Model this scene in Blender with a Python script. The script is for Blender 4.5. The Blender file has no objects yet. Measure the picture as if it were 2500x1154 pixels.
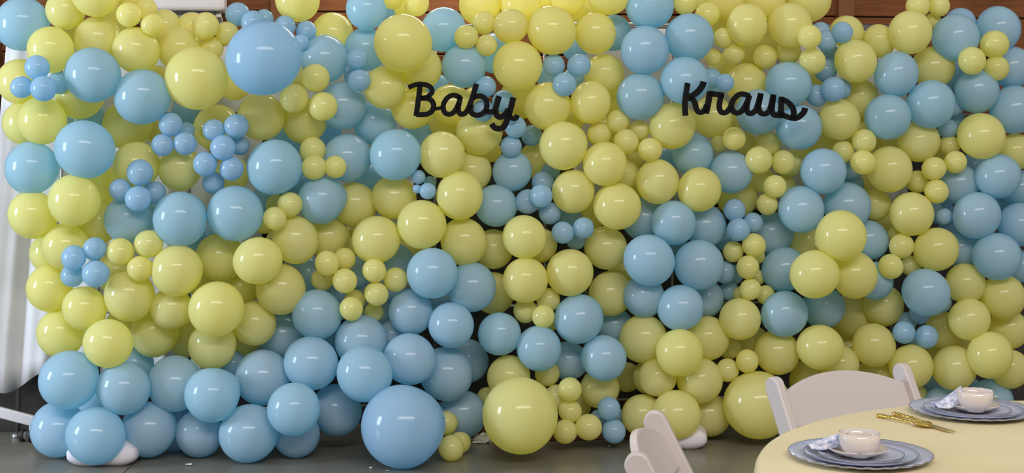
import bpy, bmesh, math, random
from mathutils import Vector, Matrix, Quaternion

random.seed(7)
scene = bpy.context.scene
COL = scene.collection

# ------------------------------------------------------------------ camera
F, W, HGT, Y0, HC = 3600.0, 2500.0, 1154.0, 317.0, 1.5   # focal length, frame, horizon row in pixels; eye height in m
cam_data = bpy.data.cameras.new('camera')
cam_data.sensor_fit = 'HORIZONTAL'
cam_data.sensor_width = 36.0
cam_data.lens = 36.0 * F / W
cam_data.shift_y = -(HGT / 2 - Y0) / W
cam_data.clip_end = 100
cam = bpy.data.objects.new('camera', cam_data)
cam.location = (0, 0, HC)
cam.rotation_euler = (math.pi / 2, 0, 0)
COL.objects.link(cam)
scene.camera = cam

# ------------------------------------------------------------------ world, lights, exposure
world = bpy.data.worlds.new('hall_ambient')
scene.world = world
world.use_nodes = True
bg = world.node_tree.nodes['Background']
bg.inputs[0].default_value = (0.96, 0.95, 0.94, 1)
bg.inputs[1].default_value = 0.50
scene.view_settings.view_transform = 'Standard'
scene.view_settings.look = 'None'
scene.view_settings.gamma = 1.0
scene.view_settings.use_curve_mapping = False
scene.view_settings.exposure = 0.0


def area_light(name, loc, target, sx, sy, power, col):
    l = bpy.data.lights.new(name, 'AREA')
    l.shape = 'RECTANGLE'; l.size = sx; l.size_y = sy
    l.energy = power; l.color = col
    o = bpy.data.objects.new(name, l)
    o.location = loc
    d = Vector(target) - Vector(loc)
    o.rotation_euler = d.to_track_quat('-Z', 'Y').to_euler()
    COL.objects.link(o)
    return o


# high window band behind the photographer, and the open doorway on the left
area_light('high_window_light', (1.2, -4.0, 7.4), (0.0, 7.0, 1.3), 10.0, 1.5, 760, (1.0, 0.93, 0.86))
area_light('doorway_light', (-6.2, 4.6, 1.9), (-0.5, 6.8, 1.1), 1.0, 1.9, 250, (0.68, 0.84, 1.0))

# ------------------------------------------------------------------ helpers
KS, D0 = 0.1234, 7.133          # the balloon wall stands slightly turned: depth = D0 + KS * X


def depth_at(px, off=0.0):
    return (D0 + off) / (1 - KS * (px - 1250.0) / F)


def P(px, py, d):
    return Vector(((px - 1250.0) * d / F, d, HC - (py - Y0) * d / F))


def PW(px, py, off=0.0):
    return P(px, py, depth_at(px, off))


def PZ(px, py, z):
    """pixel -> point on the horizontal plane at height z"""
    d = (HC - z) * F / (py - Y0)
    return P(px, py, d)


WALL_ROT = math.atan(KS)
WX = Vector((math.cos(WALL_ROT), math.sin(WALL_ROT), 0))
WN = Vector((math.sin(WALL_ROT), -math.cos(WALL_ROT), 0))     # toward the camera


def mat(name, color, rough=0.5, metal=0.0, spec=0.5, noise=0.0, nscale=8.0, bump=0.0, coat=0.0, c2=None, stretch=None):
    m = bpy.data.materials.new(name)
    m.use_nodes = True
    nt = m.node_tree
    b = nt.nodes['Principled BSDF']
    b.inputs['Base Color'].default_value = (*color, 1)
    b.inputs['Roughness'].default_value = rough
    b.inputs['Metallic'].default_value = metal
    b.inputs['Specular IOR Level'].default_value = spec
    b.inputs['Coat Weight'].default_value = coat
    if noise > 0 or bump > 0:
        tc = nt.nodes.new('ShaderNodeTexCoord')
        mp = nt.nodes.new('ShaderNodeMapping')
        if stretch:
            mp.inputs['Scale'].default_value = stretch
        nz = nt.nodes.new('ShaderNodeTexNoise')
        nz.inputs['Scale'].default_value = nscale
        nz.inputs['Detail'].default_value = 6
        nt.links.new(tc.outputs['Object'], mp.inputs[0])
        nt.links.new(mp.outputs[0], nz.inputs['Vector'])
        if noise > 0:
            mx = nt.nodes.new('ShaderNodeMix'); mx.data_type = 'RGBA'
            c2 = c2 or tuple(c * (1 - noise) for c in color)
            mx.inputs['A'].default_value = (*color, 1)
            mx.inputs['B'].default_value = (*c2, 1)
            rp = nt.nodes.new('ShaderNodeValToRGB')
            rp.color_ramp.elements[0].position = 0.35
            rp.color_ramp.elements[1].position = 0.68
            nt.links.new(nz.outputs['Fac'], rp.inputs[0])
            nt.links.new(rp.outputs[0], mx.inputs['Factor'])
            nt.links.new(mx.outputs['Result'], b.inputs['Base Color'])
        if bump > 0:
            bp = nt.nodes.new('ShaderNodeBump')
            bp.inputs['Strength'].default_value = bump
            bp.inputs['Distance'].default_value = 0.01
            nt.links.new(nz.outputs['Fac'], bp.inputs['Height'])
            nt.links.new(bp.outputs[0], b.inputs['Normal'])
    return m


def latex(name, color, deep, hue_var):
    """thin balloon latex: glossy skin, some light passes through"""
    m = bpy.data.materials.new(name)
    m.use_nodes = True
    nt = m.node_tree
    b = nt.nodes['Principled BSDF']
    out = nt.nodes['Material Output']
    oi = nt.nodes.new('ShaderNodeObjectInfo')
    mx = nt.nodes.new('ShaderNodeMix'); mx.data_type = 'RGBA'
    mx.inputs['A'].default_value = (*color, 1)
    mx.inputs['B'].default_value = (*hue_var, 1)
    nt.links.new(oi.outputs['Random'], mx.inputs['Factor'])
    nt.links.new(mx.outputs['Result'], b.inputs['Base Color'])
    b.inputs['Roughness'].default_value = 0.13
    b.inputs['IOR'].default_value = 1.45
    b.inputs['Specular IOR Level'].default_value = 0.5
    tr = nt.nodes.new('ShaderNodeBsdfTranslucent')
    tr.inputs['Color'].default_value = (*deep, 1)
    sh = nt.nodes.new('ShaderNodeMixShader')
    sh.inputs[0].default_value = 0.52
    nt.links.new(b.outputs[0], sh.inputs[1])
    nt.links.new(tr.outputs[0], sh.inputs[2])
    nt.links.new(sh.outputs[0], out.inputs['Surface'])
    return m


M = {
    'yellow': latex('yellow_latex', (0.915, 0.875, 0.41), (0.96, 0.91, 0.20), (0.90, 0.88, 0.46)),
    'blue': latex('blue_latex', (0.54, 0.72, 0.85), (0.36, 0.76, 0.90), (0.57, 0.72, 0.87)),
    'blue_dense': latex('dense_blue_latex', (0.50, 0.68, 0.87), (0.34, 0.72, 0.91), (0.52, 0.69, 0.88)),
    'chair': mat('white_resin', (0.56, 0.50, 0.485), 0.38),
    'black': mat('black_acrylic', (0.004, 0.0035, 0.004), 0.5, spec=0.12),
    'cloth': mat('yellow_tablecloth', (0.76, 0.645, 0.39), 0.85, noise=0.06, nscale=5),
    'curtain': mat('white_curtain_cloth', (0.72, 0.71, 0.74), 0.9, noise=0.05, nscale=3),
    'wood': mat('pine_board', (0.22, 0.080, 0.028), 0.65, spec=0.15, noise=0.3, nscale=3, stretch=(1.2, 1, 14), c2=(0.13, 0.045, 0.015)),
    'post': mat('pine_post', (0.23, 0.095, 0.042), 0.6, spec=0.15, noise=0.3, nscale=4, stretch=(10, 10, 1)),
    'dark': mat('dark_wainscot', (0.030, 0.024, 0.022), 0.6, noise=0.3, nscale=5),
    'redwood': mat('red_brown_wood', (0.12, 0.035, 0.012), 0.55, noise=0.3, nscale=6),
    'floor': mat('polished_concrete', (0.20, 0.185, 0.15), 0.30, noise=0.22, nscale=2.2, bump=0.06),
    'steel': mat('grey_steel', (0.30, 0.30, 0.29), 0.35, metal=0.8),
    'acwhite': mat('ac_plastic', (0.70, 0.66, 0.70), 0.45),
    'acdark': mat('ac_slot', (0.03, 0.03, 0.035), 0.6),
    'bag': mat('white_bag', (0.76, 0.72, 0.78), 0.8, noise=0.06, nscale=12, bump=0.25),
    'ceramic': mat('cream_china', (0.66, 0.575, 0.53), 0.12, coat=0.5),
    'plate': mat('pale_blue_china', (0.50, 0.535, 0.69), 0.25, coat=0.3),
    'plate2': mat('lavender_blue_china', (0.50, 0.53, 0.72), 0.22, coat=0.4),
    'rim': mat('tarnished_gold_rim', (0.22, 0.19, 0.19), 0.35, metal=0.4),
    'gold': mat('gold_metal', (0.72, 0.52, 0.13), 0.24, metal=1.0),
    'napkin': mat('blue_print_cotton', (0.78, 0.76, 0.82), 0.85, noise=0.9, nscale=70, c2=(0.18, 0.24, 0.46)),
    'rubber': mat('black_rubber', (0.015, 0.015, 0.018), 0.5),
    'white_paint': mat('white_painted_steel', (0.66, 0.63, 0.66), 0.4),
    'scrap': mat('paper_scrap', (0.75, 0.75, 0.75), 0.7),
    'film': mat('clear_film', (0.60, 0.58, 0.48), 0.25),
    'table': mat('table_laminate', (0.55, 0.53, 0.50), 0.5),
}
m = bpy.data.materials.new('lamp_glow'); m.use_nodes = True
_b = m.node_tree.nodes['Principled BSDF']
_b.inputs['Emission Color'].default_value = (1.0, 0.95, 0.88, 1)
_b.inputs['Emission Strength'].default_value = 28.0
M['lamp'] = m


def tag(o, label=None, cat=None, group=None, kind=None):
    if label: o['label'] = label
    if cat: o['category'] = cat
    if group: o['group'] = group
    if kind: o['kind'] = kind
    return o


def empty(name, loc=(0, 0, 0), rz=0.0):
    o = bpy.data.objects.new(name, None)
    o.location = loc; o.rotation_euler = (0, 0, rz)
    o.empty_display_size = 0.05
    COL.objects.link(o)
    return o


def link(name, me, material, parent=None, loc=None, rot=None):
    o = bpy.data.objects.new(name, me)
    if material is not None and not me.materials:
        me.materials.append(material)
    COL.objects.link(o)
    if parent is not None:
        o.parent = parent
    if loc is not None: o.location = loc
    if rot is not None: o.rotation_euler = rot
    return o


def build(name, bm, material, parent=None, loc=None, rot=None, smooth=False, bevel=0.0, bseg=2, solid=0.0, subd=0):
    me = bpy.data.meshes.new(name)
    bmesh.ops.recalc_face_normals(bm, faces=bm.faces)
    bm.to_mesh(me); bm.free()
    if smooth:
        for p in me.polygons: p.use_smooth = True
    o = link(name, me, material, parent, loc, rot)
    if solid:
        s = o.modifiers.new('thick', 'SOLIDIFY'); s.thickness = solid; s.offset = 0
    if bevel:
        s = o.modifiers.new('bevel', 'BEVEL'); s.width = bevel; s.segments = bseg; s.limit_method = 'ANGLE'
    if subd:
        s = o.modifiers.new('subd', 'SUBSURF'); s.levels = subd; s.render_levels = subd
    return o


def add_box(bm, c, s, rot=None):
    mtx = Matrix.Translation(Vector(c))
    if rot is not None: mtx = mtx @ rot.to_4x4()
    mtx = mtx @ Matrix.Diagonal((s[0], s[1], s[2], 1))
    return bmesh.ops.create_cube(bm, size=1.0, matrix=mtx)['verts']


def add_tube(bm, pts, radii, seg=10, cap=True, flat=None):
    pts = [Vector(p) for p in pts]
    if not isinstance(radii, (list, tuple)): radii = [radii] * len(pts)
    rings = []
    ref = None
    for i, p in enumerate(pts):
        t = (pts[min(i + 1, len(pts) - 1)] - pts[max(i - 1, 0)]).normalized()
        if ref is None:
            ref = Vector((0, 0, 1)) if abs(t.z) < 0.9 else Vector((1, 0, 0))
        a = t.cross(ref).normalized(); b = a.cross(t).normalized()
        ref = b
        fl = flat or 1.0
        rings.append([bm.verts.new(p + (a * math.cos(2 * math.pi * k / seg) + b * math.sin(2 * math.pi * k / seg) * fl) * radii[i]) for k in range(seg)])
    for i in range(len(rings) - 1):
        for k in range(seg):
            bm.faces.new((rings[i][k], rings[i][(k + 1) % seg], rings[i + 1][(k + 1) % seg], rings[i + 1][k]))
    if cap:
        bm.faces.new(rings[0][::-1]); bm.faces.new(rings[-1])


def add_lathe(bm, prof, seg=32, mod=None, close=False):
    """prof: list of (r, z); mod(angle, i, r, z) -> (r, z)"""
    rings = []
    for i, (r, z) in enumerate(prof):
        if r <= 1e-6:
            rings.append([bm.verts.new((0, 0, z))]); continue
        ring = []
        for k in range(seg):
            a = 2 * math.pi * k / seg
            rr, zz = mod(a, i, r, z) if mod else (r, z)
            ring.append(bm.verts.new((rr * math.cos(a), rr * math.sin(a), zz)))
        rings.append(ring)
    for i in range(len(rings) - 1):
        A, B = rings[i], rings[i + 1]
        for k in range(seg):
            k2 = (k + 1) % seg
            if len(A) == 1 and len(B) == 1: continue
            if len(A) == 1: bm.faces.new((A[0], B[k2], B[k]))
            elif len(B) == 1: bm.faces.new((A[k], A[k2], B[0]))
            else: bm.faces.new((A[k], A[k2], B[k2], B[k]))

# ------------------------------------------------------------------ the setting
def slab_mesh(sx, sy, t):
    bm = bmesh.new(); add_box(bm, (0, 0, -t / 2), (sx - 0.006, sy - 0.006, t)); return bm


floor_root = empty('floor', (0, 0, 0)); tag(floor_root, kind='structure')
bm = bmesh.new(); add_box(bm, (0.0, 5.0, -0.075), (16, 14, 0.05))
build('screed', bm, M['dark'], floor_root)
slab_me = None
for ix in range(-2, 3):
    for iy in range(-1, 3):
        if slab_me is None:
            o = build('concrete_slab', slab_mesh(3.0, 3.0, 0.05), M['floor'], floor_root, bevel=0.0)
            slab_me = o.data
        else:
            o = link('concrete_slab', slab_me, None, floor_root)
        o.location = (-0.2 + ix * 3.0, 5.6 + (iy - 0) * 3.0 - 0.0, 0)

BACK = 0.50                                     # the back wall stands this far behind the balloon grid
wall = empty('wall_back', PW(1250, 1000, BACK).xy.to_3d(), WALL_ROT); tag(wall, kind='structure')
bm = bmesh.new(); add_box(bm, (0, 0.10, 1.7), (14, 0.08, 3.4))
build('wall_core', bm, M['dark'], wall)
bh = 0.215
posts_x = [-4.6, -2.60, -1.19, 0.75, 1.79, 3.7]
random.seed(3)
xs = [-5.6] + posts_x + [5.6]
board_cache = {}
for i in range(len(xs) - 1):
    for r in range(9):
        z = 1.46 + r * bh
        L = xs[i + 1] - xs[i]
        key = (round(L, 3), r % 3)
        if key not in board_cache:
            bm = bmesh.new(); add_box(bm, (0, 0, 0), (L - 0.004, 0.03, bh - 0.007))
            o = build('wall_board', bm, M['wood'], wall, bevel=0.004, bseg=1)
            board_cache[key] = o.data
        else:
            o = link('wall_board', board_cache[key], None, wall)
            bv = o.modifiers.new('bevel', 'BEVEL'); bv.width = 0.004; bv.segments = 1
        o.location = ((xs[i] + xs[i + 1]) / 2, 0.045 + random.uniform(-0.003, 0.003), z + bh / 2)
pm = None
for x in posts_x:
    if pm is None:
        bm = bmesh.new(); add_box(bm, (0, 0, 1.95), (0.085, 0.05, 2.7))
        o = build('wall_post', bm, M['post'], wall, bevel=0.004); pm = o.data
    else:
        o = link('wall_post', pm, None, wall)
    o.location = (x, 0.01, 0)
bm = bmesh.new(); add_box(bm, (0, 0.03, 0.73), (13, 0.05, 1.46))
build('wainscot_panel', bm, M['dark'], wall)

# long batten lamp on the back wall above the balloons (its glint rims the topmost balloons)
lp = empty('batten_lamp', PW(1120, 0, BACK).xy.to_3d() + Vector((0, 0, 2.52)), WALL_ROT)
tag(lp, 'long white batten lamp on the pine wall above the balloons', 'lamp')
bm = bmesh.new(); add_box(bm, (0, -0.03, 0.05), (1.30, 0.06, 0.05)); build('housing', bm, M['acwhite'], lp, bevel=0.006)
bm = bmesh.new(); add_tube(bm, [(-0.62, -0.07, 0.0), (0.62, -0.07, 0.0)], 0.042, 14); build('tube', bm, M['lamp'], lp, smooth=True)
for sx in (-1, 1):
    bm = bmesh.new(); add_box(bm, (sx * 0.635, -0.06, 0.015), (0.03, 0.07, 0.09)); build('end_cap', bm, M['acwhite'], lp, bevel=0.005)

# air conditioner
a0, a1 = PW(215, 20, BACK - 0.2), PW(548, 20, BACK - 0.2)
ac = empty('air_conditioner', ((a0 + a1) / 2).xy.to_3d() + Vector((0, 0, 2.085)), WALL_ROT)
tag(ac, 'white wall-mounted air conditioner behind the top left balloons', 'air conditioner')
wl = (a1 - a0).length
bm = bmesh.new(); add_box(bm, (0, 0.095, 0.14), (wl, 0.19, 0.28)); build('body', bm, M['acwhite'], ac, bevel=0.02, bseg=3)
bm = bmesh.new(); add_box(bm, (0.0, 0.075, -0.008), (wl * 0.86, 0.11, 0.016)); build('air_slot', bm, M['acdark'], ac)
bm = bmesh.new(); add_box(bm, (0.0, 0.11, -0.028), (wl * 0.94, 0.13, 0.024), Matrix.Rotation(-0.2, 3, 'X')); build('louver', bm, M['acwhite'], ac, bevel=0.006)


def drape(name, px0, px1, z0, z1, off, label, waves, amp=0.022, seed=1, hem=0.0, cat='curtain', lean=0.0):
    rnd = random.Random(seed)
    p0, p1 = PW(px0, 500, off), PW(px1, 500, off)
    p0.z = p1.z = 0
    L = (p1 - p0).length
    bm = bmesh.new()
    n, mrows = 90, 16
    ph = [rnd.uniform(0, 6.28) for _ in range(4)]
    vs = []
    for j in range(mrows + 1):
        row = []
        t = j / mrows
        for i in range(n + 1):
            s = i / n
            w = amp * (0.55 + 0.45 * t) * (math.sin(s * waves * 6.283 + ph[0]) + 0.45 * math.sin(s * waves * 13.1 + ph[1] + t))
            zz = z1 + (z0 - z1) * t
            if t > 0.9: zz += hem * math.sin(s * waves * 3.1 + ph[2]) * (t - 0.9) * 10
            row.append(bm.verts.new((s * L - lean * t * (1 - s), w, zz)))
        vs.append(row)
    for j in range(mrows):
        for i in range(n):
            bm.faces.new((vs[j][i], vs[j][i + 1], vs[j + 1][i + 1], vs[j + 1][i]))
    root = empty(name, p0, math.atan2(p1.y - p0.y, p1.x - p0.x))
    tag(root, label, cat)
    build('cloth_panel', bm, M['curtain'], root, smooth=True, solid=0.004)
    bm = bmesh.new(); add_tube(bm, [(-0.03, 0, z1 + 0.005), (L + 0.03, 0, z1 + 0.005)], 0.014, 10)
    build('curtain_rail', bm, M['steel'], root, smooth=True)
    for s in (0.04, 0.96):
        bm = bmesh.new(); add_tube(bm, [(s * L, 0.045, 0.0), (s * L, 0.045, z1 + 0.01)], 0.012, 8)
        add_tube(bm, [(s * L, -0.02, 0.006), (s * L, 0.05, 0.006)], 0.02, 8)
        build('upright', bm, M['steel'], root, smooth=True)
    return root


drape('white_curtain', 14, 640, 0.27, 1.93, 0.36, 'white floor-length curtain hanging at the left end of the balloon wall', 7, seed=4, hem=0.05, lean=0.14)
drape('white_curtain', 655, 1010, 0.55, 1.90, 0.36, 'white curtain glimpsed behind balloons between the two giant blue balloons', 5, seed=9)
drape('white_curtain', 1400, 2215, 1.12, 2.035, 0.36, 'short white curtain glimpsed behind the balloons under the black surname', 9, seed=12)

# slim steel frame that carries the balloons
fr = empty('balloon_frame', PW(1250, 1000, 0.24).xy.to_3d(), WALL_ROT)
tag(fr, 'slim grey steel frame carrying the whole balloon wall', 'frame')
pu = None
for px in (150, 240, 462, 690, 1062, 1330, 1641, 1900, 2140, 2468):
    q = PW(px, 500, 0.24)
    lx = (q - fr.location).xy.to_3d().dot(WX)
    if pu is None:
        bm = bmesh.new(); add_tube(bm, [(0, 0, 0.0), (0, 0, 2.02)], 0.0085, 8)
        o = build('upright', bm, M['steel'], fr, smooth=True); pu = o.data
    else:
        o = link('upright', pu, None, fr)
    o.location = (lx, 0, 0)
x0 = (PW(150, 500, 0.24) - fr.location).xy.to_3d().dot(WX); x1 = (PW(2468, 500, 0.24) - fr.location).xy.to_3d().dot(WX)
for z in (0.14, 0.62, 1.1, 1.58, 2.02):
    bm = bmesh.new(); add_tube(bm, [(x0, 0, z), (x1, 0, z)], 0.0075, 8)
    build('cross_rail', bm, M['steel'], fr, smooth=True)

# low red-brown plinth boards at the foot of the frame
for px0, px1, off, lab in ((590, 735, 0.02, 'short red-brown wooden board on the floor behind the bottom blue balloons'),
                           (1150, 1570, -0.02, 'long red-brown wooden board on the floor behind the giant yellow balloon')):
    q0, q1 = PW(px0, 0, off), PW(px1, 0, off)
    L = (q1 - q0).length
    bm = bmesh.new(); add_box(bm, (0, 0, 0.045), (L, 0.05, 0.09))
    o = build('base_board', bm, M['redwood'], None, ((q0 + q1) / 2).xy.to_3d(), (0, 0, WALL_ROT), bevel=0.004)
    tag(o, lab, 'board')

# white rolling rack poking out at the far left
rk = empty('rolling_rack', PZ(66, 1078, 0.0)); tag(rk, 'white rolling rack leg with black caster poking out left of balloons', 'rack')
dk = rk.location.y
bm = bmesh.new()
e0 = P(86, 1028, dk) - rk.location; e1 = P(-120, 975, dk - 0.05) - rk.location
add_box(bm, (e0 + e1) / 2, ((e1 - e0).length, 0.03, 0.05), (e0 - e1).to_track_quat('X', 'Z').to_matrix())
build('base_leg', bm, M['white_paint'], rk, bevel=0.006)
bm = bmesh.new(); add_box(bm, P(80, 1040, dk) - rk.location, (0.03, 0.03, 0.05)); build('caster_stem', bm, M['white_paint'], rk, bevel=0.004)
for dx, dy in ((-0.022, 0.0), (0.024, -0.01)):
    bm = bmesh.new(); add_tube(bm, [(dx - 0.011, dy, 0.031), (dx + 0.011, dy, 0.031)], 0.031, 20)
    w_ = build('caster_wheel', bm, M['rubber'], rk, bevel=0.005)
    bm = bmesh.new(); add_tube(bm, [(dx - 0.0125, dy, 0.031), (dx + 0.0125, dy, 0.031)], [0.019, 0.019], 16)
    build('hub_cap', bm, M['white_paint'], w_)
bm = bmesh.new(); add_tube(bm, [e1, e1 + Vector((0, 0, 1.4))], 0.016, 10); build('upright', bm, M['white_paint'], rk, smooth=True)


def sandbag(px, py, wpx, hpx, label, rz, seed):
    c = PZ(px, py, 0.0)
    wm = wpx * c.y / F; hm = hpx * c.y / F
    rnd = random.Random(seed)
    bm = bmesh.new()
    bmesh.ops.create_uvsphere(bm, u_segments=36, v_segments=20, radius=1.0)
    for v in bm.verts:
        x, y, z = v.co
        sgn = lambda a, p: math.copysign(abs(a) ** p, a)
        cx, cy = sgn(x, 0.48), sgn(y, 0.48)
        pin = 1 + 0.16 * abs(cx * cy) ** 3
        edge = max(abs(cx), abs(cy))
        zz = sgn(z, 0.7) * (1 - 0.30 * edge ** 4) + 0.06 * math.sin(cx * 7 + seed) * math.sin(cy * 5)
        v.co = (cx * pin * wm / 2, cy * pin * wm * 0.36, max(0.0, (zz * 0.5 + 0.42)) * hm)
    o = build('sandbag', bm, M['bag'], None, (c.x, c.y + wm * 0.36, 0), (0, 0, rz), smooth=True)
    tag(o, label, 'bag', 'white sandbags weighing down the frame')


sandbag(240, 1141, 172, 64, 'plump white sandbag under the leftmost blue balloons on the floor', 0.06, 1)
sandbag(1652, 1099, 160, 60, 'white sandbag on the floor behind the tilted white chair', -0.08, 2)

# crumpled film by the giant yellow balloon, pink card, floor scraps
bm = bmesh.new()
bmesh.ops.create_icosphere(bm, subdivisions=3, radius=1.0)
rnd = random.Random(5)
for v in bm.verts:
    k = rnd.uniform(0.7, 1.15)
    v.co = (v.co.x * 0.06 * k, v.co.y * 0.03 * k, max(0, v.co.z * 0.03 * k + 0.02))
q = PZ(1176, 1080, 0)
o = build('plastic_film', bm, M['film'], None, q); tag(o, 'crumpled clear plastic film on the floor left of the giant yellow balloon', 'plastic film')
for k, (px, py, s) in enumerate(((462, 1136, 0.016), (905, 1144, 0.008), (946, 1150, 0.009), (1487, 1090, 0.008))):
    bm = bmesh.new()
    vs = [bm.verts.new((math.cos(a) * s * rnd.uniform(0.6, 1.2), math.sin(a) * s * rnd.uniform(0.5, 1.0), 0.002 + rnd.uniform(0, 0.006))) for a in (0, 1, 2.1, 3.2, 4.2, 5.3)]
    bm.faces.new(vs)
    lab = ['largest white paper scrap on the floor below the bottom blue balloons',
           'tiny white scrap on the floor at the left foot of the giant blue balloon',
           'tiny white scrap on the floor right under the giant blue balloon',
           'tiny white scrap on the floor below the lowest mini blue balloon'][k]
    o = build('paper_scrap', bm, M['scrap'], None, PZ(px, py, 0), solid=0.002); tag(o, lab, 'scrap', 'paper scraps on the floor')

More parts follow.
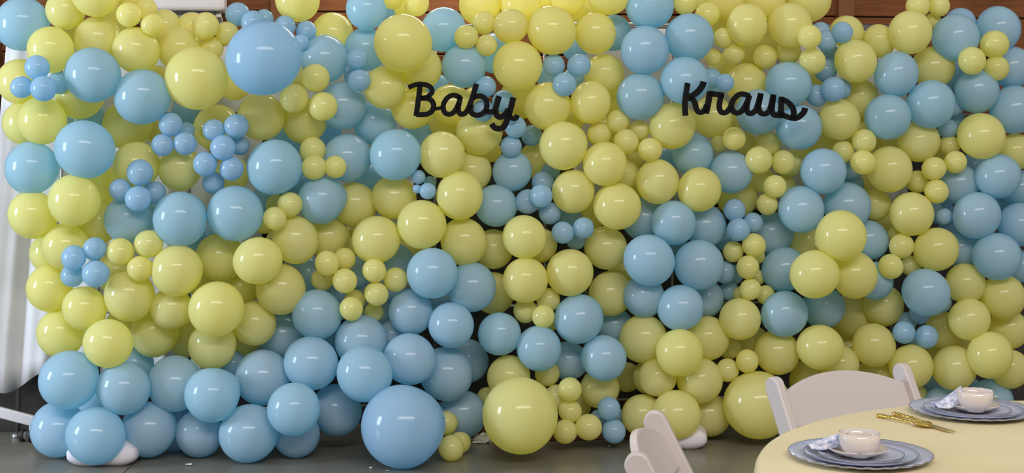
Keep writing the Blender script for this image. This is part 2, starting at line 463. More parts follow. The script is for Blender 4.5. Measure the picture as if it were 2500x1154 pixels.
# ------------------------------------------------------------------ the balloons
# x, y, radius in photograph pixels; colour; layer (small = nearer the viewer)
BALLOONS = """
55 58 65 b 2|160 25 47 y 2|234 -20 60 y 1.5|240 97 57 y 2|124 121 56 y 1.5|315 36 30 y 1|357 20 26 y 2|371 60 27 y 1|400 65 42 y 3|333 122 56 y 1.5|440 120 53 y 2|470 68 38 y 3
227 183 67 b 1|348 236 67 b 1|91 165 30 b 1|53 213 27 b 1|106 216 31 b .8|143 202 27 b 3|50 200 55 y 3|103 294 58 y 2|62 300 54 y 3|195 232 58 y 4|312 305 60 y 3|215 300 50 b 5
208 364 71 b 1|78 410 64 b 2|181 489 62 y 1|80 524 58 y 2|333 403 56 y 2|235 455 58 y 4|235 545 55 y 4|342 421 32 b .9|294 463 27 b 1|337 485 31 b .8|377 469 27 b 1.5|313 535 58 b 2.5|440 534 66 b 1
440 412 53 y 2|417 304 29 b 1|397 354 27 b 1|451 350 28 b 1|455 318 20 b 2|457 270 36 b 4|481 191 76 y 1|385 190 30 y 4
160 601 56 y 2|122 617 48 y 3|122 703 56 y 2.5|180 629 30 b .9|231 607 28 b 1|234 668 33 b .8|177 672 28 b 1.5|294 614 33 y 1|363 595 34 y 1|342 655 31 y .9|432 660 61 y 1|316 721 61 y 1.5|207 752 53 y 1.8
149 813 58 y 2.5|264 837 59 y 1|419 752 51 y 2|377 812 58 y 2.5|285 665 50 y 4|455 820 50 y 4|519 842 58 y 1.5|300 790 40 y 4
168 927 70 b 1|302 947 64 b 1.5|322 890 52 b 3|428 936 67 b 2|142 1047 66 b 1.5|234 1063 70 b 1|364 1047 67 b 1.8|235 985 45 b 4|487 1057 57 b 2|518 963 66 b 1|430 1065 35 b 4
580 35 29 b 2|617 55 29 b 1.7|645 47 24 b 2.5|696 64 26 b 1.8|748 76 25 b 1.8|735 104 20 b 1.6|502 63 33 y 1.5|555 82 29 y 2|518 118 28 y 2|644 142 92 b 0|726 0 53 y 2|812 82 51 y 3|792 144 57 b 2
770 190 34 y 1|718 240 35 y 1|789 260 35 y 1|740 185 28 y 2.5|836 258 57 b 2|872 145 25 b 1|877 196 27 b 1|850 170 8 b 1.5|862 185 22 b 3|895 22 50 b 1.8|893 120 52 b 2.5|984 105 70 y .5|940 214 51 y 1.5
638 285 57 y 1.8|530 312 56 y 3|575 205 40 y 4|744 295 54 y 2|577 308 30 b 1|522 318 27 b 1|544 360 30 b .8|585 355 24 b 1.6|501 400 29 b .9|565 411 29 b .9|521 446 27 b 1.6|671 408 67 b 1|575 521 67 b 1|565 425 43 y 3
764 366 32 y 1.8|767 408 30 y 1|819 407 27 y 1|847 385 58 b 2|785 488 58 b 1.8|708 499 30 y 1|671 533 28 y .9|675 500 25 y 3|645 545 25 y 3|722 585 57 y 1.5|690 590 40 y 3|866 498 53 y 2|800 580 50 y 2.5
915 300 52 b 2.8|966 378 62 b 1|905 440 40 b 4|710 330 50 b 5|660 490 45 b 5|962 482 53 y 2|800 320 35 b 4
537 628 58 y 2.5|629 635 58 y 1|686 705 61 y 1.5|528 753 66 y .8|590 705 42 y 3|621 789 53 y 2|799 642 30 y 1|841 631 27 y 1.5|787 682 27 y 2|842 685 30 y .9|914 660 29 y 1|919 717 29 y 1|966 682 29 y 1.2|866 733 26 y 1.8|858 753 29 y 1|912 763 24 y 1.5
774 767 60 b 1.5|690 820 55 b 2.8|882 833 63 b 1.3|745 670 50 b 4|868 665 40 b 3|919 585 58 y 1.3|850 590 40 y 4|930 775 45 b 3|575 835 55 y 4
641 921 66 b 1.5|760 886 65 b 1|717 998 63 b .9|607 1057 70 b 1|822 1000 61 b 2|723 1058 57 b 2.5|890 912 67 b .8|565 890 35 b 3|984 1040 103 b 0|1000 876 62 b 1.2|1090 912 65 b 1.5|1130 1010 58 b 2.5|1140 880 52 b 2.8
1090 1032 28 y 1.8|1102 1093 31 y 1|1122 1080 27 y 1.5|1271 1013 94 y 0|1242 920 52 y 1.5|1188 970 25 y 3|1336 912 30 y 1.8|1358 968 29 y 1.2|1391 950 29 y 1|1392 1003 28 y 1|1380 1053 29 y .8|1437 1042 32 y .8|1464 948 47 y 2|1415 990 28 y 3
1487 997 28 b 1|1499 1052 29 b 1|1462 1020 22 b 2|1510 1020 22 b 2
1055 666 61 b .8|1152 700 59 b 1.5|1003 761 54 b 1.5|1102 793 55 b 1|1220 814 52 b 1.2|1133 589 57 y 1.5|1030 547 59 y 1|1122 477 57 y .9|1080 377 56 y 1|1171 322 56 y 1.8|1150 418 50 y 2.2|1251 418 48 b 1.8|1211 502 51 b 1.8
1022 432 17 b 1|1018 461 11 b 1|1044 466 20 b .9|1050 445 15 b 2|1205 608 48 y 2.5|1205 715 50 y 2.5|1281 578 53 y 1|1318 598 42 y 2|1282 683 55 y 1|1392 665 57 y 1|1283 759 29 y 1.5|1339 731 29 y 1.2|1326 772 28 y 1|1345 785 22 y 2.5
1316 850 54 b .9|1413 778 59 b 1|965 640 45 b 3.5|1085 740 35 b 4|960 820 40 b 3
957 -8 30 y 1.8|1017 10 30 y 1.8|985 20 25 y 3|1082 72 54 b 2|935 40 30 b 3|1133 161 53 b 1.3|1027 165 53 y 1.5|1172 12 50 y 2.5|1182 56 28 y 1.5|1138 90 29 y 1|1188 111 26 y 1|1247 64 42 y 1.3|1272 10 50 y 2|1347 74 59 y 1|1264 161 60 y 1|1210 130 50 b 4
1352 160 27 b 1.2|1413 160 29 b 1|1378 206 29 b 1|1400 190 25 b 3|1340 190 30 b 3|1008 263 52 y 1.8|1103 256 50 y 2|1186 212 26 b 1.2|1180 270 27 b 1.5|1229 247 27 b 1.8|1336 259 57 y 1|1270 240 50 y 4|1258 310 27 b 1.2|1248 357 26 b 1.5|1298 331 26 b 2.5|1376 355 59 y 1|1310 390 45 y 3|1200 370 25 y 4|1085 310 40 y 4
1325 445 27 b 2|1345 418 22 b 3|1321 478 28 b .9|1288 492 30 b 1.5|1342 520 27 b 1.5|1374 567 27 b 1|1424 556 26 b 1|1405 585 24 b 2|1390 530 30 b 3
1385 -5 45 y 1.8|1487 -16 53 y 1.3|1453 81 50 y 1.5|1497 80 44 b 2.5|1586 14 57 b 1.2|1573 122 59 b .8|1682 91 59 b 1|1671 197 58 b .9|1563 235 57 b 1|1475 180 48 y 2|1442 250 50 y 1.2|1672 8 28 y 1.2|1727 35 30 y 1.5|1766 92 24 y 1.2|1792 131 26 y 1.3|1741 140 21 y 1.8
1823 60 50 y 1|1929 61 53 y 1|1770 0 48 y 2|1867 0 50 y 2|1975 0 53 y 1.8|1850 115 55 y 4|1868 138 29 y 1.8|1925 126 30 y 1.2|1976 90 29 y 1|1983 149 32 y .9|1822 205 50 y 2|1925 205 54 b 1|1737 190 24 b 2|1770 202 22 b 1|1745 215 20 b 3|1852 273 54 b 1.5|1950 310 55 b 1.2
1740 285 50 y 2.5|1642 308 56 y 1|1692 377 50 b 1.8|1785 420 51 b 1.5|1792 338 28 y 1|1755 350 20 y 2|1820 350 28 y 3|1785 300 25 y 3
2003 78 24 b 2|2018 100 25 b 1.2|2056 79 26 b 1|2016 172 28 b 2|2035 218 30 b .9|2052 218 26 b 1.8|1994 233 27 b 1.5|2027 132 24 b 3|2067 78 40 y 2|2089 149 51 y 1|2145 100 40 y 1.8|2095 240 48 y 2|2049 292 50 y 1.5
2010 417 55 b .9|1955 511 56 b 1|2068 503 57 b 1.5|1852 390 33 y 1|1875 352 31 y 1.8|1912 396 29 y 1.2|1928 400 30 y 2|1892 455 28 y 1|1873 498 26 y 1.2|1862 440 30 y 2.5|1915 455 28 y 2.5|1800 480 50 y 3|2010 350 35 y 3
2058 370 27 y 1.5|2110 344 29 y 1|2107 396 30 y .9|2172 413 55 y 1.2|2075 415 25 b 3|2080 450 28 b 3|2137 499 38 y 2|2226 522 52 y 1|2053 575 61 y .7|2120 585 48 b 2|1793 513 27 b 1.2|1803 560 28 b 1|1838 543 24 b 1.4
1722 552 51 b 1.8|1645 543 54 b .9|1570 535 52 b 2.2|1885 570 52 b 2.5|1965 590 45 y 2.5|1477 400 53 y .9|1400 467 52 y 1.2|1507 503 57 y .9|1606 443 53 y 1|1707 462 53 y .9|1520 425 40 y 3|1540 375 40 y 3.5|1560 470 45 y 4
1463 327 29 y 1.5|1508 296 28 y 1.2|1529 345 30 y 1|1562 318 24 y 1.5|1587 365 29 y .9|1500 330 50 y 4|1479 605 52 y 2|1490 716 54 y 1.8|1440 525 40 y 3
1585 634 62 b .7|1706 646 60 b .9|1572 723 50 b 1.8|1662 751 56 b .8|1722 728 45 b 2.2|1768 664 27 b 1.8|1780 710 24 b 2.2|1790 670 25 b 3|1790 614 25 y 1.5|1841 598 29 y 1|1826 652 28 y .9|1832 706 26 y .9|1868 719 23 y 1.5|1848 676 20 y 2|1808 718 18 y 2|1850 625 18 y 2
1807 778 50 y 1|1913 657 54 b 1.8|1915 765 56 b .9|2010 750 51 b 2|1988 669 59 y .8|2085 671 56 y 1.3|2135 685 45 b 2.5|1571 826 58 y 1.5|1658 860 57 y .8|1727 825 53 y 1.5|1782 848 28 y 2.2|1835 840 45 y 3|1824 881 28 y .9|1776 903 28 y 1.3
1897 860 54 y 1.5|2002 847 55 y .9|2050 890 47 y 1.8|1985 930 56 y 2|2075 770 52 y 2.8|2155 745 50 y 2.5|2133 842 52 y 1.5|1850 987 84 y .9|1605 920 46 y 1.2|1583 920 40 y 2|1708 928 55 y 1.3|1567 1012 50 y 1.5|1652 1011 58 y 1|1730 1012 52 y 1.6|1530 920 35 y 4|1500 795 45 b 2.8|1387 880 47 b 2.2|1475 873 55 b .9
2241 14 29 y 1.5|2293 14 26 y 1.5|2277 52 20 y 2|2222 79 52 y 1|2345 55 36 b 2.5|2333 92 56 b 1.2|2438 70 54 b 1.8|2428 108 34 y .9|2373 148 33 y .9|2433 166 30 y .9|2470 165 50 b 2|2187 181 54 b 1|2278 165 51 y 1.5|2384 222 53 b 1.5|2272 254 58 b .9|2327 258 27 b 1.8|2325 290 28 b 2.2|2314 314 24 b 1.8|2168 285 55 b 1|2475 268 58 b 1.5|2330 180 40 b 4|2100 320 40 y 3
2243 345 50 y 1.5|2396 332 56 y .9|2480 370 44 y 1.8|2318 355 25 y 1.8|2333 395 27 y 1|2280 411 29 y 1|2286 467 29 y 1|2240 443 27 y 1.8|2342 450 48 b 1.8|2436 430 54 b 1|2384 525 57 b .9|2490 548 52 b 1.3|2490 460 45 b 2.5|2305 528 20 b 1.5|2290 510 35 b 3|2175 540 35 y 4|2185 572 18 y 2
2201 600 30 y 1.2|2175 650 30 y 1|2224 648 25 y 1.8|2285 608 53 y 1|2348 608 45 b 2|2434 626 57 b .9|2490 650 40 b 2|2261 713 57 b .9|2295 735 28 b 1.5|2357 692 48 y 1.2|2448 724 54 y 1.2|2366 779 50 y 1|2462 803 48 y 1.8
2207 811 27 b 1|2262 821 28 b 1|2245 765 26 b 1.8|2213 785 24 b 2|2240 830 22 b 2.5|2305 808 46 y 2.5|2224 894 53 y 1.2|2330 898 53 y 1|2416 866 55 y .8|2465 900 47 y 1.6|2300 992 48 b 2|2418 980 54 b 1.8|2240 965 25 y 2.5|2140 915 45 y 2.5|2275 940 30 b 4|2365 950 30 b 4|2075 850 40 y 4
1404 120 30 b 4|1066 212 32 b 4|1158 240 28 y 4|1227 290 30 y 4|1505 245 42 y 3.5|1767 165 35 y 4|1989 198 28 y 4|1020 335 40 b 4|1635 385 32 b 4|1959 375 30 y 3.5|2165 350 36 y 4|2375 405 30 b 4|2120 455 30 y 4|2322 555 30 b 4|2448 498 30 b 4
505 578 32 b 4|723 462 30 b 4|485 690 32 y 4|478 603 28 b 4|831 723 36 b 4|957 717 32 b 4|1000 605 35 y 4|1520 665 36 y 4|1650 602 28 b 4|435 1014 28 b 4|177 78 35 y 4|282 45 42 y 4|318 -6 28 y 3|1425 25 34 y 4|1332 0 30 y 4|1710 -4 30 y 3|1761 57 40 y 4
2277 858 32 y 4|2355 840 32 y 4|381 321 28 y 4|1395 290 32 y 4|741 440 28 b 4|1773 585 28 b 4|372 506 26 b 4|807 828 28 b 4|2295 375 26 y 4
"""
B = []
for tok in BALLOONS.replace('\n', '|').split('|'):
    tok = tok.strip()
    if tok:
        a = tok.split()
        B.append([float(a[0]), float(a[1]), float(a[2]) * (1.025 if float(a[2]) < 80 else 1.0), a[3], float(a[4])])

# depth of each balloon: those that cover others sit in front of them, touching, and nothing sinks into the floor
SQ = 0.93                                           # latex gives way a little where two balloons press
n = len(B)
zz = []
cap = []
base = [depth_at(b[0]) for b in B]
for b, d in zip(B, base):
    zz.append(-0.40 + 0.135 * b[4] - (0.10 if b[4] == 0 else 0.0))
    cap.append(HC * F / (b[1] + b[2] - Y0) - d if b[1] + b[2] > Y0 + 200 else 9)
pairs = []
for i in range(n):
    for j in range(n):
        if i == j or B[i][4] > B[j][4] + 0.04: continue
        sc = base[i] / F
        d2 = math.hypot(B[i][0] - B[j][0], B[i][1] - B[j][1]) * sc
        rs = (B[i][2] + B[j][2]) * sc * SQ
        tie = abs(B[i][4] - B[j][4]) <= 0.04
        if tie and not (d2 < 0.86 * rs and (B[i][2], i) < (B[j][2], j)): continue
        if True:
            if d2 < rs:
                need = math.sqrt(rs * rs - d2 * d2)
                need = min(need, (B[i][2] + B[j][2]) * sc * 0.80)
                pairs.append((i, j, need))
for it in range(260):
    for i, j, need in pairs:
        g = need - (zz[j] - zz[i])
        if g > 0:
            zz[i] -= g * 0.45; zz[j] += g * 0.45
    for i in range(n):
        if zz[i] > cap[i]: zz[i] = cap[i]
        if zz[i] > 0.10: zz[i] -= (zz[i] - 0.10) * 0.3
        if zz[i] < -0.62: zz[i] += (-0.62 - zz[i]) * 0.3


def balloon_mesh(name, seg, rings):
    """pear-shaped latex balloon: unit-radius body, neck and rolled lip along +Y (away from the viewer)"""
    bm = bmesh.new()
    prof = []
    for k in range(rings):
        t = math.pi * k / rings * 0.90
        r = math.sin(t); y = -math.cos(t)
        if y > 0: y *= 1.0 + 0.22 * y * y; r *= 1 - 0.10 * y
        prof.append((r, y))
    prof += [(0.10, 1.26), (0.055, 1.31), (0.085, 1.335), (0.10, 1.36), (0.06, 1.385), (0.075, 1.42), (0.0, 1.42)]
    add_lathe(bm, prof, seg)
    bmesh.ops.rotate(bm, verts=bm.verts, cent=(0, 0, 0), matrix=Matrix.Rotation(-math.pi / 2, 3, 'X'))
    bmesh.ops.recalc_face_normals(bm, faces=bm.faces)
    me = bpy.data.meshes.new(name)
    bm.to_mesh(me); bm.free()
    for p in me.polygons: p.use_smooth = True
    return me


ME = {}
for c, key in (('b', 'blue'), ('y', 'yellow')):
    for sz, (sg, rg) in (('mini', (28, 18)), ('full', (44, 26)), ('giant', (64, 36))):
        me = balloon_mesh(key + '_balloon_' + sz, sg, rg)
        me.materials.append(M['blue_dense' if key == 'blue' and sz != 'full' else key])
        ME[c, sz] = me

LANDMARKS = [('the black word Baby', 1133, 260), ('the black surname', 1815, 250), ('the giant blue balloon up top', 644, 142),
             ("the giant blue floor balloon", 984, 1040), ("the giant yellow floor balloon", 1271, 1013),
             ('the white air conditioner', 465, 15), ('the left sandbag', 235, 1118), ('the right sandbag', 1690, 1080),
             ('the arched white chair back', 2050, 960), ('the tilted white chair', 1600, 1080), ("the left photo edge's middle", 0, 577),
             ('the far teacup', 2380, 985), ('the top right photo corner', 2500, 0), ('the top left photo corner', 0, 0),
             ("the right photo edge's middle", 2500, 577), ('the photo centre', 1250, 577),
             ("the big yellow balloon behind the chair", 1850, 987), ('the large yellow balloon above Baby', 984, 105),
             ('the large yellow balloon at upper left', 481, 191), ('the tiny blue balloon trio', 1028, 452),
             ("the top photo edge's middle", 1250, 0), ('the bottom left photo corner', 0, 1154)]
SPECIAL = {(644, 142): 'giant blue balloon, the largest one near the top of the wall',
           (984, 1040): 'giant blue balloon resting on the floor, largest balloon of all',
           (1271, 1013): 'giant yellow balloon resting on the floor, largest yellow one',
           (1850, 987): 'big yellow balloon on the floor partly hidden by the arched white chair',
           (984, 105): 'large yellow balloon above and left of the black word Baby',
           (481, 191): 'large yellow balloon left of the giant blue one at the top'}
DIRS = ['right of', 'up-right of', 'above', 'up-left of', 'left of', 'down-left of', 'below', 'down-right of']
RANK = ['nearest', 'second nearest', 'third nearest', 'fourth nearest', 'fifth nearest', 'sixth nearest', 'seventh nearest', 'eighth nearest', 'ninth nearest', 'tenth nearest']


def klass(b):
    s = 'tiny' if b[2] <= 20 else 'mini' if b[2] <= 37 else 'full-size' if b[2] < 63 else 'large'
    return ('deep-set ' if b[4] >= 2.4 else '') + s + (' blue' if b[3] == 'b' else ' yellow') + ' balloon'


def label_all():
    cls = [klass(b) for b in B]
    best = [None] * n
    for li, (ln, lx, ly) in enumerate(LANDMARKS):
        sect = {}
        for i, b in enumerate(B):
            if (int(b[0]), int(b[1])) in SPECIAL: continue
            dx, dy = b[0] - lx, ly - b[1]
            d = math.hypot(dx, dy)
            s = int(round(math.atan2(dy, dx) / (math.pi / 4))) % 8
            sect.setdefault((cls[i], s), []).append((d, i))
        for (c, s), lst in sect.items():
            lst.sort()
            for rk_, (d, i) in enumerate(lst):
                cost = d + 260 * rk_
                if rk_ < len(RANK) and (best[i] is None or cost < best[i][0]):
                    best[i] = (cost, f'{c}, {RANK[rk_]} one {DIRS[s]} {ln}')
    out = []
    for i, b in enumerate(B):
        k = (int(b[0]), int(b[1]))
        out.append(SPECIAL[k] if k in SPECIAL else best[i][1])
    return out


LABELS = label_all()
rnd = random.Random(21)
B3 = []
for i, b in enumerate(B):
    d = base[i] + zz[i]
    c = P(b[0], b[1], d)
    r = b[2] * d / F
    B3.append((c, r))
    me = ME[b[3], 'mini' if b[2] <= 37 else 'full' if b[2] < 80 else 'giant']
    o = bpy.data.objects.new('blue_balloon' if b[3] == 'b' else 'yellow_balloon', me)
    o.location = c
    sx = 1 + rnd.uniform(-0.025, 0.025)
    o.scale = (r * sx, r * 0.97, r / sx)
    o.rotation_euler = (rnd.uniform(-0.45, 0.45), rnd.uniform(-3, 3), rnd.uniform(-0.45, 0.45) - WALL_ROT)
    COL.objects.link(o)
    size = 'mini' if b[2] <= 37 else 'full-size' if b[2] < 63 else 'large'
    tag(o, LABELS[i], 'balloon', ('blue' if b[3] == 'b' else 'yellow') + ' ' + size + ' balloons on the wall')


# ------------------------------------------------------------------ black script lettering
def lettering(name, strokes, ox, oy, sc, label):
    px = [[(ox + x / sc, oy + y / sc) for x, y in pts] for pts, w in strokes]
    front = 99
    for pts in px:
        for x, y in pts:
            for (c, r), b in zip(B3, B):
                q = math.hypot(b[0] - x, b[1] - y) / b[2]
                if q < 1: front = min(front, c.y - r * math.sqrt(1 - q * q) - depth_at(x))
    bm = bmesh.new()
    org = PW(ox + 150, oy + 60, front - 0.012)
    T = 0.014

    def emit(poly_l, poly_r):
        fl = [bm.verts.new(p - org) for p in poly_l]; fr_ = [bm.verts.new(p - org) for p in poly_r]
        bl = [bm.verts.new(p - org - WN * T) for p in poly_l]; br = [bm.verts.new(p - org - WN * T) for p in poly_r]
        k = len(fl)
        for i in range(k - 1):
            bm.faces.new((fl[i], fl[i + 1], fr_[i + 1], fr_[i]))
            bm.faces.new((bl[i], br[i], br[i + 1], bl[i + 1]))
            bm.faces.new((fl[i], bl[i], bl[i + 1], fl[i + 1]))
            bm.faces.new((fr_[i], fr_[i + 1], br[i + 1], br[i]))
        bm.faces.new((fl[0], fr_[0], br[0], bl[0])); bm.faces.new((fl[-1], bl[-1], br[-1], fr_[-1]))

    for (pts, w), pp in zip(strokes, px):
        sm = []
        k = len(pp)
        for i in range(k - 1):                       # Catmull-Rom smoothing
            p0, p1, p2, p3 = pp[max(i - 1, 0)], pp[i], pp[i + 1], pp[min(i + 2, k - 1)]
            for s in range(6):
                t = s / 6
                sm.append(tuple(0.5 * (2 * p1[a] + (p2[a] - p0[a]) * t + (2 * p0[a] - 5 * p1[a] + 4 * p2[a] - p3[a]) * t * t + (3 * p1[a] - p0[a] - 3 * p2[a] + p3[a]) * t ** 3) for a in (0, 1)))
        sm.append(pp[-1])
        h = w / sc * 0.55
        L, R = [], []
        for i, (x, y) in enumerate(sm):
            a = sm[max(i - 1, 0)]; c = sm[min(i + 1, len(sm) - 1)]
            tx, ty = c[0] - a[0], c[1] - a[1]
            l = math.hypot(tx, ty) or 1
            nx, ny = -ty / l * h, tx / l * h
            L.append(PW(x + nx, y + ny, front - 0.012)); R.append(PW(x - nx, y - ny, front - 0.012))
        emit(L, R)
    o = build(name, bm, M['black'], None, org)
    tag(o, label, 'lettering')
    return front


baby = [([(125, 242), (215, 202), (320, 180), (420, 190), (500, 225), (543, 290), (528, 345), (480, 390), (420, 420), (330, 432)], 78),
        ([(332, 190), (304, 430), (260, 745)], 84),
        ([(330, 428), (450, 432), (535, 475), (570, 560), (545, 645), (480, 700), (400, 716), (262, 716)], 84),
        ([(575, 618), (650, 610), (730, 590)], 58),
        ([(1045, 425), (960, 382), (880, 382), (805, 430), (748, 520), (738, 600), (765, 680), (835, 714), (905, 690), (965, 620), (1010, 520)], 80),
        ([(1045, 395), (1012, 540), (1003, 635), (1030, 698), (1080, 712), (1135, 680), (1185, 600), (1245, 440), (1325, 178)], 84),
        ([(1235, 540), (1218, 630), (1248, 700), (1330, 730), (1420, 706), (1485, 640), (1508, 550), (1490, 460), (1430, 402), (1350, 392), (1265, 425)], 82),
        ([(1470, 655), (1570, 672), (1670, 650)], 86),
        ([(1722, 392), (1690, 510), (1662, 620), (1672, 710), (1720, 758), (1790, 745), (1850, 690), (1890, 620)], 92),
        ([(1974, 415), (1930, 600), (1880, 760), (1838, 880), (1785, 950), (1710, 968), (1640, 945), (1590, 880)], 92),
        ([(1890, 740), (1960, 785), (2020, 780), (2045, 725)], 78)]
kraus = [([(220, 165), (182, 400), (168, 560), (178, 752)], 84),
         ([(505, 140), (480, 220), (410, 310), (330, 375), (235, 425)], 98),
         ([(225, 445), (310, 462), (352, 540), (372, 625), (415, 685), (470, 690), (525, 650), (565, 560)], 84),
         ([(622, 318), (585, 540), (545, 712)], 92),
         ([(600, 352), (720, 368), (868, 388)], 88),
         ([(828, 370), (800, 480), (786, 590), (812, 676), (870, 702), (930, 676), (985, 600)], 82),
         ([(1330, 402), (1240, 368), (1150, 370), (1070, 430), (1012, 520), (1002, 600), (1032, 668), (1100, 704), (1180, 676), (1240, 600), (1290, 500)], 84),
         ([(1328, 385), (1292, 520), (1276, 620), (1302, 696), (1352, 714), (1418, 676), (1468, 590), (1535, 350)], 84),
         ([(1535, 350), (1502, 500), (1490, 600), (1520, 690), (1592, 722), (1662, 688), (1710, 600), (1762, 372)], 86),
         ([(1762, 372), (1738, 560), (1732, 650), (1762, 728), (1820, 746), (1875, 700)], 84),
         ([(1905, 410), (1896, 600), (1890, 800)], 84),
         ([(1890, 450), (1990, 492), (2070, 560), (2116, 640), (2124, 720), (2100, 775), (2040, 785), (1960, 752), (1890, 715)], 84),
         ([(2060, 790), (2170, 796), (2255, 742), (2310, 680), (2328, 612)], 88)]
lettering('script_word', baby, 980.0, 180.0, 7.213, 'black script lettering reading Baby fixed on the balloons')
lettering('script_word', kraus, 1650.0, 180.0, 7.353, 'black script lettering of the surname fixed on the right half of the balloons')

# ------------------------------------------------------------------ table, chairs and place settings
TZ = 0.75
TC = Vector((1.444, 3.2, 0)); TR = 0.90
tb = empty('round_table', TC); tag(tb, 'round folding table under the pale yellow cloth', 'table')
bm = bmesh.new(); add_lathe(bm, [(0, TZ - 0.03), (TR - 0.01, TZ - 0.03), (TR - 0.01, TZ - 0.006), (0, TZ - 0.006)], 64); build('tabletop', bm, M['table'], tb)
for k in range(4):
    a = math.pi / 4 + k * math.pi / 2
    bm = bmesh.new(); add_tube(bm, [(0.5 * math.cos(a), 0.5 * math.sin(a), 0), (0.5 * math.cos(a), 0.5 * math.sin(a), TZ - 0.03)], 0.016, 10); build('leg', bm, M['steel'], tb, smooth=True)
bm = bmesh.new()
prof = [(0, TZ), (0.45, TZ), (TR - 0.012, TZ), (TR - 0.002, TZ - 0.004), (TR + 0.005, TZ - 0.016), (TR + 0.008, TZ - 0.05), (TR + 0.016, TZ - 0.13), (TR + 0.022, TZ - 0.20), (TR + 0.026, TZ - 0.26)]


def cloth_mod(a, i, r, z):
    k = max(0, (i - 4)) / 4
    return r + k * 0.022 * (math.sin(a * 17) + 0.5 * math.sin(a * 29 + 1)), z


add_lathe(bm, prof, 144, cloth_mod)
o = build('tablecloth', bm, M['cloth'], None, TC, smooth=True); tag(o, 'pale yellow round tablecloth in the lower right corner', 'tablecloth')


def folding_chair(a, b, label):
    """a: top of one back post, b: top of the other (floor plan), the chair faces the table"""
    a, b = Vector(a), Vector(b)
    mid = (a + b) / 2
    u = (b - a).normalized()
    v = Vector((u.y, -u.x, 0))
    if (TC - mid).xy.to_3d().dot(v) < 0: v = -v
    w = (b - a).length
    root = empty('folding_chair', (mid.x, mid.y, 0))
    root.matrix_world = Matrix(((u.x, v.x, 0, mid.x), (u.y, v.y, 0, mid.y), (0, 0, 1, 0), (0, 0, 0, 1))) if u.cross(v).z > 0 else Matrix(((-u.x, v.x, 0, mid.x), (-u.y, v.y, 0, mid.y), (0, 0, 1, 0), (0, 0, 0, 1)))
    tag(root, label, 'chair', 'white folding chairs at the round table')
    TOP = 0.79
    th = math.atan2(0.40, TOP)                       # posts lean back
    for s in (-1, 1):                                # back post runs down to the front foot: a long flat bar with rounded ends
        bm = bmesh.new()
        L = math.hypot(0.40, TOP); hw = 0.029; t = 0.029
        out = []
        for k in range(13): out.append((hw * math.cos(math.pi * k / 12), L - hw + hw * math.sin(math.pi * k / 12)))
        out += [(-hw * 0.9, 0.0), (hw * 0.9, 0.0)]
        f = [bm.verts.new((-t / 2, y, z)) for y, z in out]; g = [bm.verts.new((t / 2, y, z)) for y, z in out]
        bm.faces.new(f); bm.faces.new(g[::-1])
        for k in range(len(out)):
            k2 = (k + 1) % len(out); bm.faces.new((f[k], g[k], g[k2], f[k2]))
        build('back_post', bm, M['chair'], root, (s * (w / 2 - 0.013), 0.40, 0), (th, 0, 0), bevel=0.005)
    # arched back panel between the posts
    bm = bmesh.new()
    hwid = w / 2 - 0.026
    N = 24
    fr_, bk = [], []
    for k in range(N + 1):
        s = -1 + 2 * k / N
        top = 0.787 - 0.048 * s * s
        bot = 0.655
        bow = -0.016 * (1 - s * s)
        col = []
        for z in (bot, bot + (top - bot) * 0.5, top):
            y = 0.40 * (1 - z / TOP) + bow
            col.append((s * hwid, y, z))
        fr_.append([bm.verts.new((x, y + 0.008, z)) for x, y, z in col])
        bk.append([bm.verts.new((x, y - 0.012, z - 0.004)) for x, y, z in col])
    for k in range(N):
        for r in range(2):
            bm.faces.new((fr_[k][r], fr_[k + 1][r], fr_[k + 1][r + 1], fr_[k][r + 1]))
            bm.faces.new((bk[k][r], bk[k][r + 1], bk[k + 1][r + 1], bk[k + 1][r]))
        bm.faces.new((fr_[k][2], fr_[k + 1][2], bk[k + 1][2], bk[k][2]))
        bm.faces.new((fr_[k][0], bk[k][0], bk[k + 1][0], fr_[k + 1][0]))
    for k in (0, N):
        for r in range(2):
            bm.faces.new((fr_[k][r], fr_[k][r + 1], bk[k][r + 1], bk[k][r]))
    build('backrest', bm, M['chair'], root, bevel=0.003)
    # seat, rear legs, stretchers
    bm = bmesh.new(); add_box(bm, (0, 0.30, 0.432), (w - 0.056, 0.38, 0.022)); sf = build('seat_frame', bm, M['chair'], root, bevel=0.008)
    bm = bmesh.new(); add_box(bm, (0, 0.30, 0.447), (w - 0.09, 0.34, 0.022)); build('seat_pad', bm, M['chair'], root, bevel=0.010, bseg=3)
    for s in (-1, 1):
        bm = bmesh.new()
        p0, p1 = Vector((s * (w / 2 - 0.042), 0.36, 0.42)), Vector((s * (w / 2 - 0.042), -0.06, 0.0))
        d = p1 - p0
        add_box(bm, (p0 + p1) / 2, (0.024, 0.036, d.length), Matrix.Rotation(-math.atan2(0.42, 0.42), 3, 'X'))
        build('rear_leg', bm, M['chair'], root, bevel=0.004)
    for z in (0.13,):
        bm = bmesh.new(); add_tube(bm, [(-w / 2 + 0.02, 0.40 * (1 - z / TOP), z), (w / 2 - 0.02, 0.40 * (1 - z / TOP), z)], 0.011, 10); build('stretcher', bm, M['chair'], root, smooth=True)
    bm = bmesh.new(); add_tube(bm, [(-w / 2 + 0.04, 0.04, 0.10), (w / 2 - 0.04, 0.04, 0.10)], 0.011, 10); build('stretcher', bm, M['chair'], root, smooth=True)
    return root


def top_at(px, py):
    q = PZ(px, py, 0.79); q.z = 0
    return q


folding_chair(top_at(1876, 921), top_at(2203, 886), 'white folding chair with arched back at the far side of the table')
folding_chair(top_at(1588, 1001), top_at(1541, 1108), 'white folding chair seen edge-on at the bottom edge of the photo')


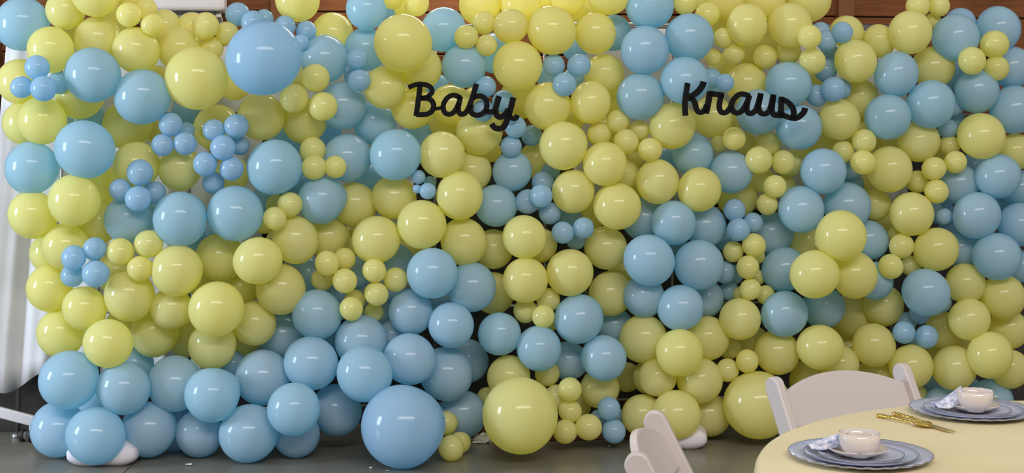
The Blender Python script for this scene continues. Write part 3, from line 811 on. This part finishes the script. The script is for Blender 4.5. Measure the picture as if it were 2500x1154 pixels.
def plate(name, px, py, r, z, h, scallop, amp, material, label, rimr=0.0011, group=None):
    c = PZ(px, py, z); c.z = z
    root = empty(name, c); tag(root, label, 'plate', group)
    bm = bmesh.new()
    prof = [(0, 0.002), (r * 0.62, 0.002), (r * 0.70, 0.006), (r * 0.86, h * 0.65), (r, h), (r, h - 0.003), (r * 0.86, h * 0.65 - 0.004), (r * 0.66, 0.0), (0, 0.0)]

    def md(a, i, rr, zz_):
        if scallop and 3 <= i <= 6:
            k = (rr / r) ** 4
            return rr * (1 + amp * k * abs(math.sin(a * scallop / 2))), zz_ + 0.0007 * k * math.cos(a * scallop)
        return rr, zz_
    add_lathe(bm, prof, 120, md)
    build('dish', bm, M[material], root, smooth=True)
    bm = bmesh.new()
    pts = []
    for k in range(121):
        a = 2 * math.pi * k / 120
        rr, z2 = md(a, 4, r, h - 0.001)
        pts.append((rr * math.cos(a), rr * math.sin(a), z2))
    add_tube(bm, pts, rimr, 6, cap=False); build('rim_line', bm, M['rim'], root, smooth=True)
    return root


def teacup(px, py, z, label, ang):
    c = PZ(px, py, z); c.z = z
    root = empty('teacup', c); tag(root, label, 'cup', 'teacups on the table')
    bm = bmesh.new()
    prof = [(0, 0.006), (0.017, 0.005), (0.020, 0.0), (0.023, 0.0), (0.026, 0.005), (0.036, 0.012), (0.042, 0.024), (0.0448, 0.039), (0.0455, 0.054),
            (0.0440, 0.054), (0.0428, 0.040), (0.0395, 0.026), (0.032, 0.015), (0.015, 0.009), (0, 0.008)]

    def fl(a, i, r, zz_):
        if 5 <= i <= 7: return r * (1 + 0.014 * abs(math.sin(a * 14))), zz_
        if 8 <= i <= 9: return r, zz_ + 0.0003 * math.cos(a * 14)
        return r, zz_
    add_lathe(bm, prof, 112, fl); build('bowl', bm, M['ceramic'], root, smooth=True)
    bm = bmesh.new()
    pts = [(0.041, 0, 0.044), (0.054, 0, 0.049), (0.064, 0, 0.043), (0.064, 0, 0.031), (0.055, 0, 0.021), (0.037, 0, 0.018)]
    pts = [(x * math.cos(ang), x * math.sin(ang), zq) for x, _, zq in pts]
    add_tube(bm, pts, [0.003, 0.0035, 0.0035, 0.0035, 0.0032, 0.003], 8); build('handle', bm, M['ceramic'], root, smooth=True)


def saucer(px, py, z, label):
    c = PZ(px, py, z); c.z = z
    root = empty('saucer', c); tag(root, label, 'saucer', 'saucers under the teacups')
    bm = bmesh.new()
    add_lathe(bm, [(0, 0.003), (0.026, 0.003), (0.034, 0.005), (0.052, 0.012), (0.067, 0.019), (0.067, 0.017), (0.052, 0.008), (0.034, 0.0), (0, 0.0)], 96,
              lambda a, i, r, zz_: (r * (1 + (0.012 * abs(math.sin(a * 9)) if 3 <= i <= 6 else 0)), zz_))
    build('dish', bm, M['ceramic'], root, smooth=True)


def napkin(px, py, z, label, tip, wdt, seed):
    """printed cotton napkin: a flat folded tail that gathers and stands up as pleats against the cup"""
    c = PZ(px, py, z); c.z = z
    bm = bmesh.new()
    n1, n2 = 22, 28
    rows = []
    for i in range(n1 + 1):
        t = i / n1
        row = []
        rise = max(0.0, (t - 0.28) / 0.72)
        lift = tip * rise ** 1.25
        half = 0.030 + 0.010 * math.sin(t * 3.0) - 0.012 * rise
        for j in range(n2 + 1):
            s = 2 * j / n2 - 1
            arch = 1 - s * s
            pleat = math.sin(j * 1.35 + seed + 2 * t)
            x = wdt * (t - 0.5) + 0.003 * pleat * rise
            y = s * half + 0.003 * math.sin(t * 9 + seed)
            zq = 0.002 + 0.006 * arch * (1 - rise) + lift * (0.22 + 0.78 * arch ** 0.8) + 0.0035 * pleat * (0.25 + rise)
            row.append(bm.verts.new((x, y, max(0.0015, zq))))
        rows.append(row)
    for i in range(n1):
        for j in range(n2):
            bm.faces.new((rows[i][j], rows[i][j + 1], rows[i + 1][j + 1], rows[i + 1][j]))
    o = build('napkin', bm, M['napkin'], None, c, (0, 0, 0.15), smooth=True, solid=0.003)
    tag(o, label, 'napkin', 'printed napkins beside the teacups')


SETS = [('near', 2100, 1119, 2098), ('far', 2374, 1009, 2381)]
for nm, px, py, cx in SETS:
    dpx = F / ((HC - TZ) * F / (py - Y0))            # pixels per metre at this plate
    plate('charger_plate', px, py, 0.160, TZ, 0.016, 26, 0.013, 'plate', f'pale blue scalloped charger plate, bottom plate of the {nm} place setting', group='charger plates on the table')
    plate('dinner_plate', px + 2, py, 0.127, TZ + 0.0045, 0.017, 0, 0, 'plate2', f'smooth lavender-blue dinner plate in the middle of the {nm} place setting', group='dinner plates on the table')
    plate('dessert_plate', px + 2, py, 0.095, TZ + 0.010, 0.015, 0, 0, 'plate', f'smallest pale blue plate, topmost under the {nm} saucer', group='dessert plates on the table')
    z = TZ + 0.0145
    saucer(cx - 5, py - 8, z, f'cream china saucer under the {nm} teacup')
    teacup(cx, py - 6, z + 0.005, f'fluted cream teacup standing on the {nm} place setting', math.radians(115))
    k = dpx * 0.001
    napkin(px - 86 if nm == 'near' else px - 62, py - 30 if nm == 'near' else py - 18, TZ + 0.026, f'blue and white printed napkin tucked left of the {nm} teacup', 0.028 if nm == 'near' else 0.047, 0.085 if nm == 'near' else 0.072, 3 if nm == 'near' else 8)


def cutlery(kind, p0, p1, label, side=0.0):
    """p0 handle end, p1 head end, pixel positions on the cloth; bumpy twig handle"""
    a = PZ(*p0, TZ + 0.006); b = PZ(*p1, TZ + 0.006)
    L = (b - a).length
    ang = math.atan2(b.y - a.y, b.x - a.x)
    root = empty(kind, (a.x, a.y, TZ + 0.0005), ang)
    tag(root, label, 'cutlery', 'gold cutlery on the tablecloth')
    hl = L * 0.62
    bm = bmesh.new()
    pts, rad = [], []
    for k in range(29):
        t = k / 28
        pts.append((t * hl, 0.0015 * math.sin(t * 16), 0.0055 + 0.003 * math.sin(t * 3.1)))
        rad.append(0.0044 * (1.15 - 0.45 * t) * (1 + 0.28 * math.sin(k * 2.4)))
    add_tube(bm, pts, rad, 10); build('handle', bm, M['gold'], root, smooth=True)
    bm = bmesh.new()
    if kind == 'gold_spoon':
        hs, N = L - hl, 18
        rows = []
        for i in range(N + 1):
            t = i / N
            w = 0.0032 + 0.019 * max(0, math.sin(math.pi * min(1, max(0, (t - 0.18) / 0.82)))) ** 0.7
            row = []
            for j in range(9):
                s = j / 4 - 1
                row.append(bm.verts.new((hl + t * hs, s * w, 0.006 + 0.008 * s * s * (w / 0.02) - 0.003 * (w / 0.02))))
            rows.append(row)
        for i in range(N):
            for j in range(8): bm.faces.new((rows[i][j], rows[i][j + 1], rows[i + 1][j + 1], rows[i + 1][j]))
        build('bowl', bm, M['gold'], root, smooth=True, solid=0.0016)
    elif kind == 'gold_knife':
        hs = L - hl
        out = [(0, -0.004), (0.02, -0.009), (hs * 0.75, -0.010), (hs, 0.004), (hs * 0.9, 0.006), (0, 0.005)]
        f = [bm.verts.new((hl + x, y, 0.0045)) for x, y in out]
        g = [bm.verts.new((hl + x, y, 0.0065)) for x, y in out]
        bm.faces.new(f[::-1]); bm.faces.new(g)
        for k in range(len(out)):
            k2 = (k + 1) % len(out); bm.faces.new((f[k], f[k2], g[k2], g[k]))
        build('blade', bm, M['gold'], root)
    else:
        hs = L - hl
        add_box(bm, (hl + hs * 0.22, 0, 0.0065), (hs * 0.46, 0.018, 0.0028))
        for s in (-1.5, -0.5, 0.5, 1.5):
            add_tube(bm, [(hl + hs * 0.42, s * 0.0052, 0.0065), (hl + hs * 0.75, s * 0.0054, 0.008), (hl + hs, s * 0.0052, 0.012)], [0.0018, 0.0017, 0.0009], 6)
        build('tines', bm, M['gold'], root)


cutlery('gold_spoon', (2142, 1014), (2274, 1041), 'gold spoon with twig handle on the cloth between the two place settings')
cutlery('gold_knife', (2181, 1009), (2331, 1054), 'gold knife with twig handle lying along the far charger plate')
cutlery('gold_fork', (2488, 992), (2415, 972), 'gold fork partly hidden behind the far place setting')
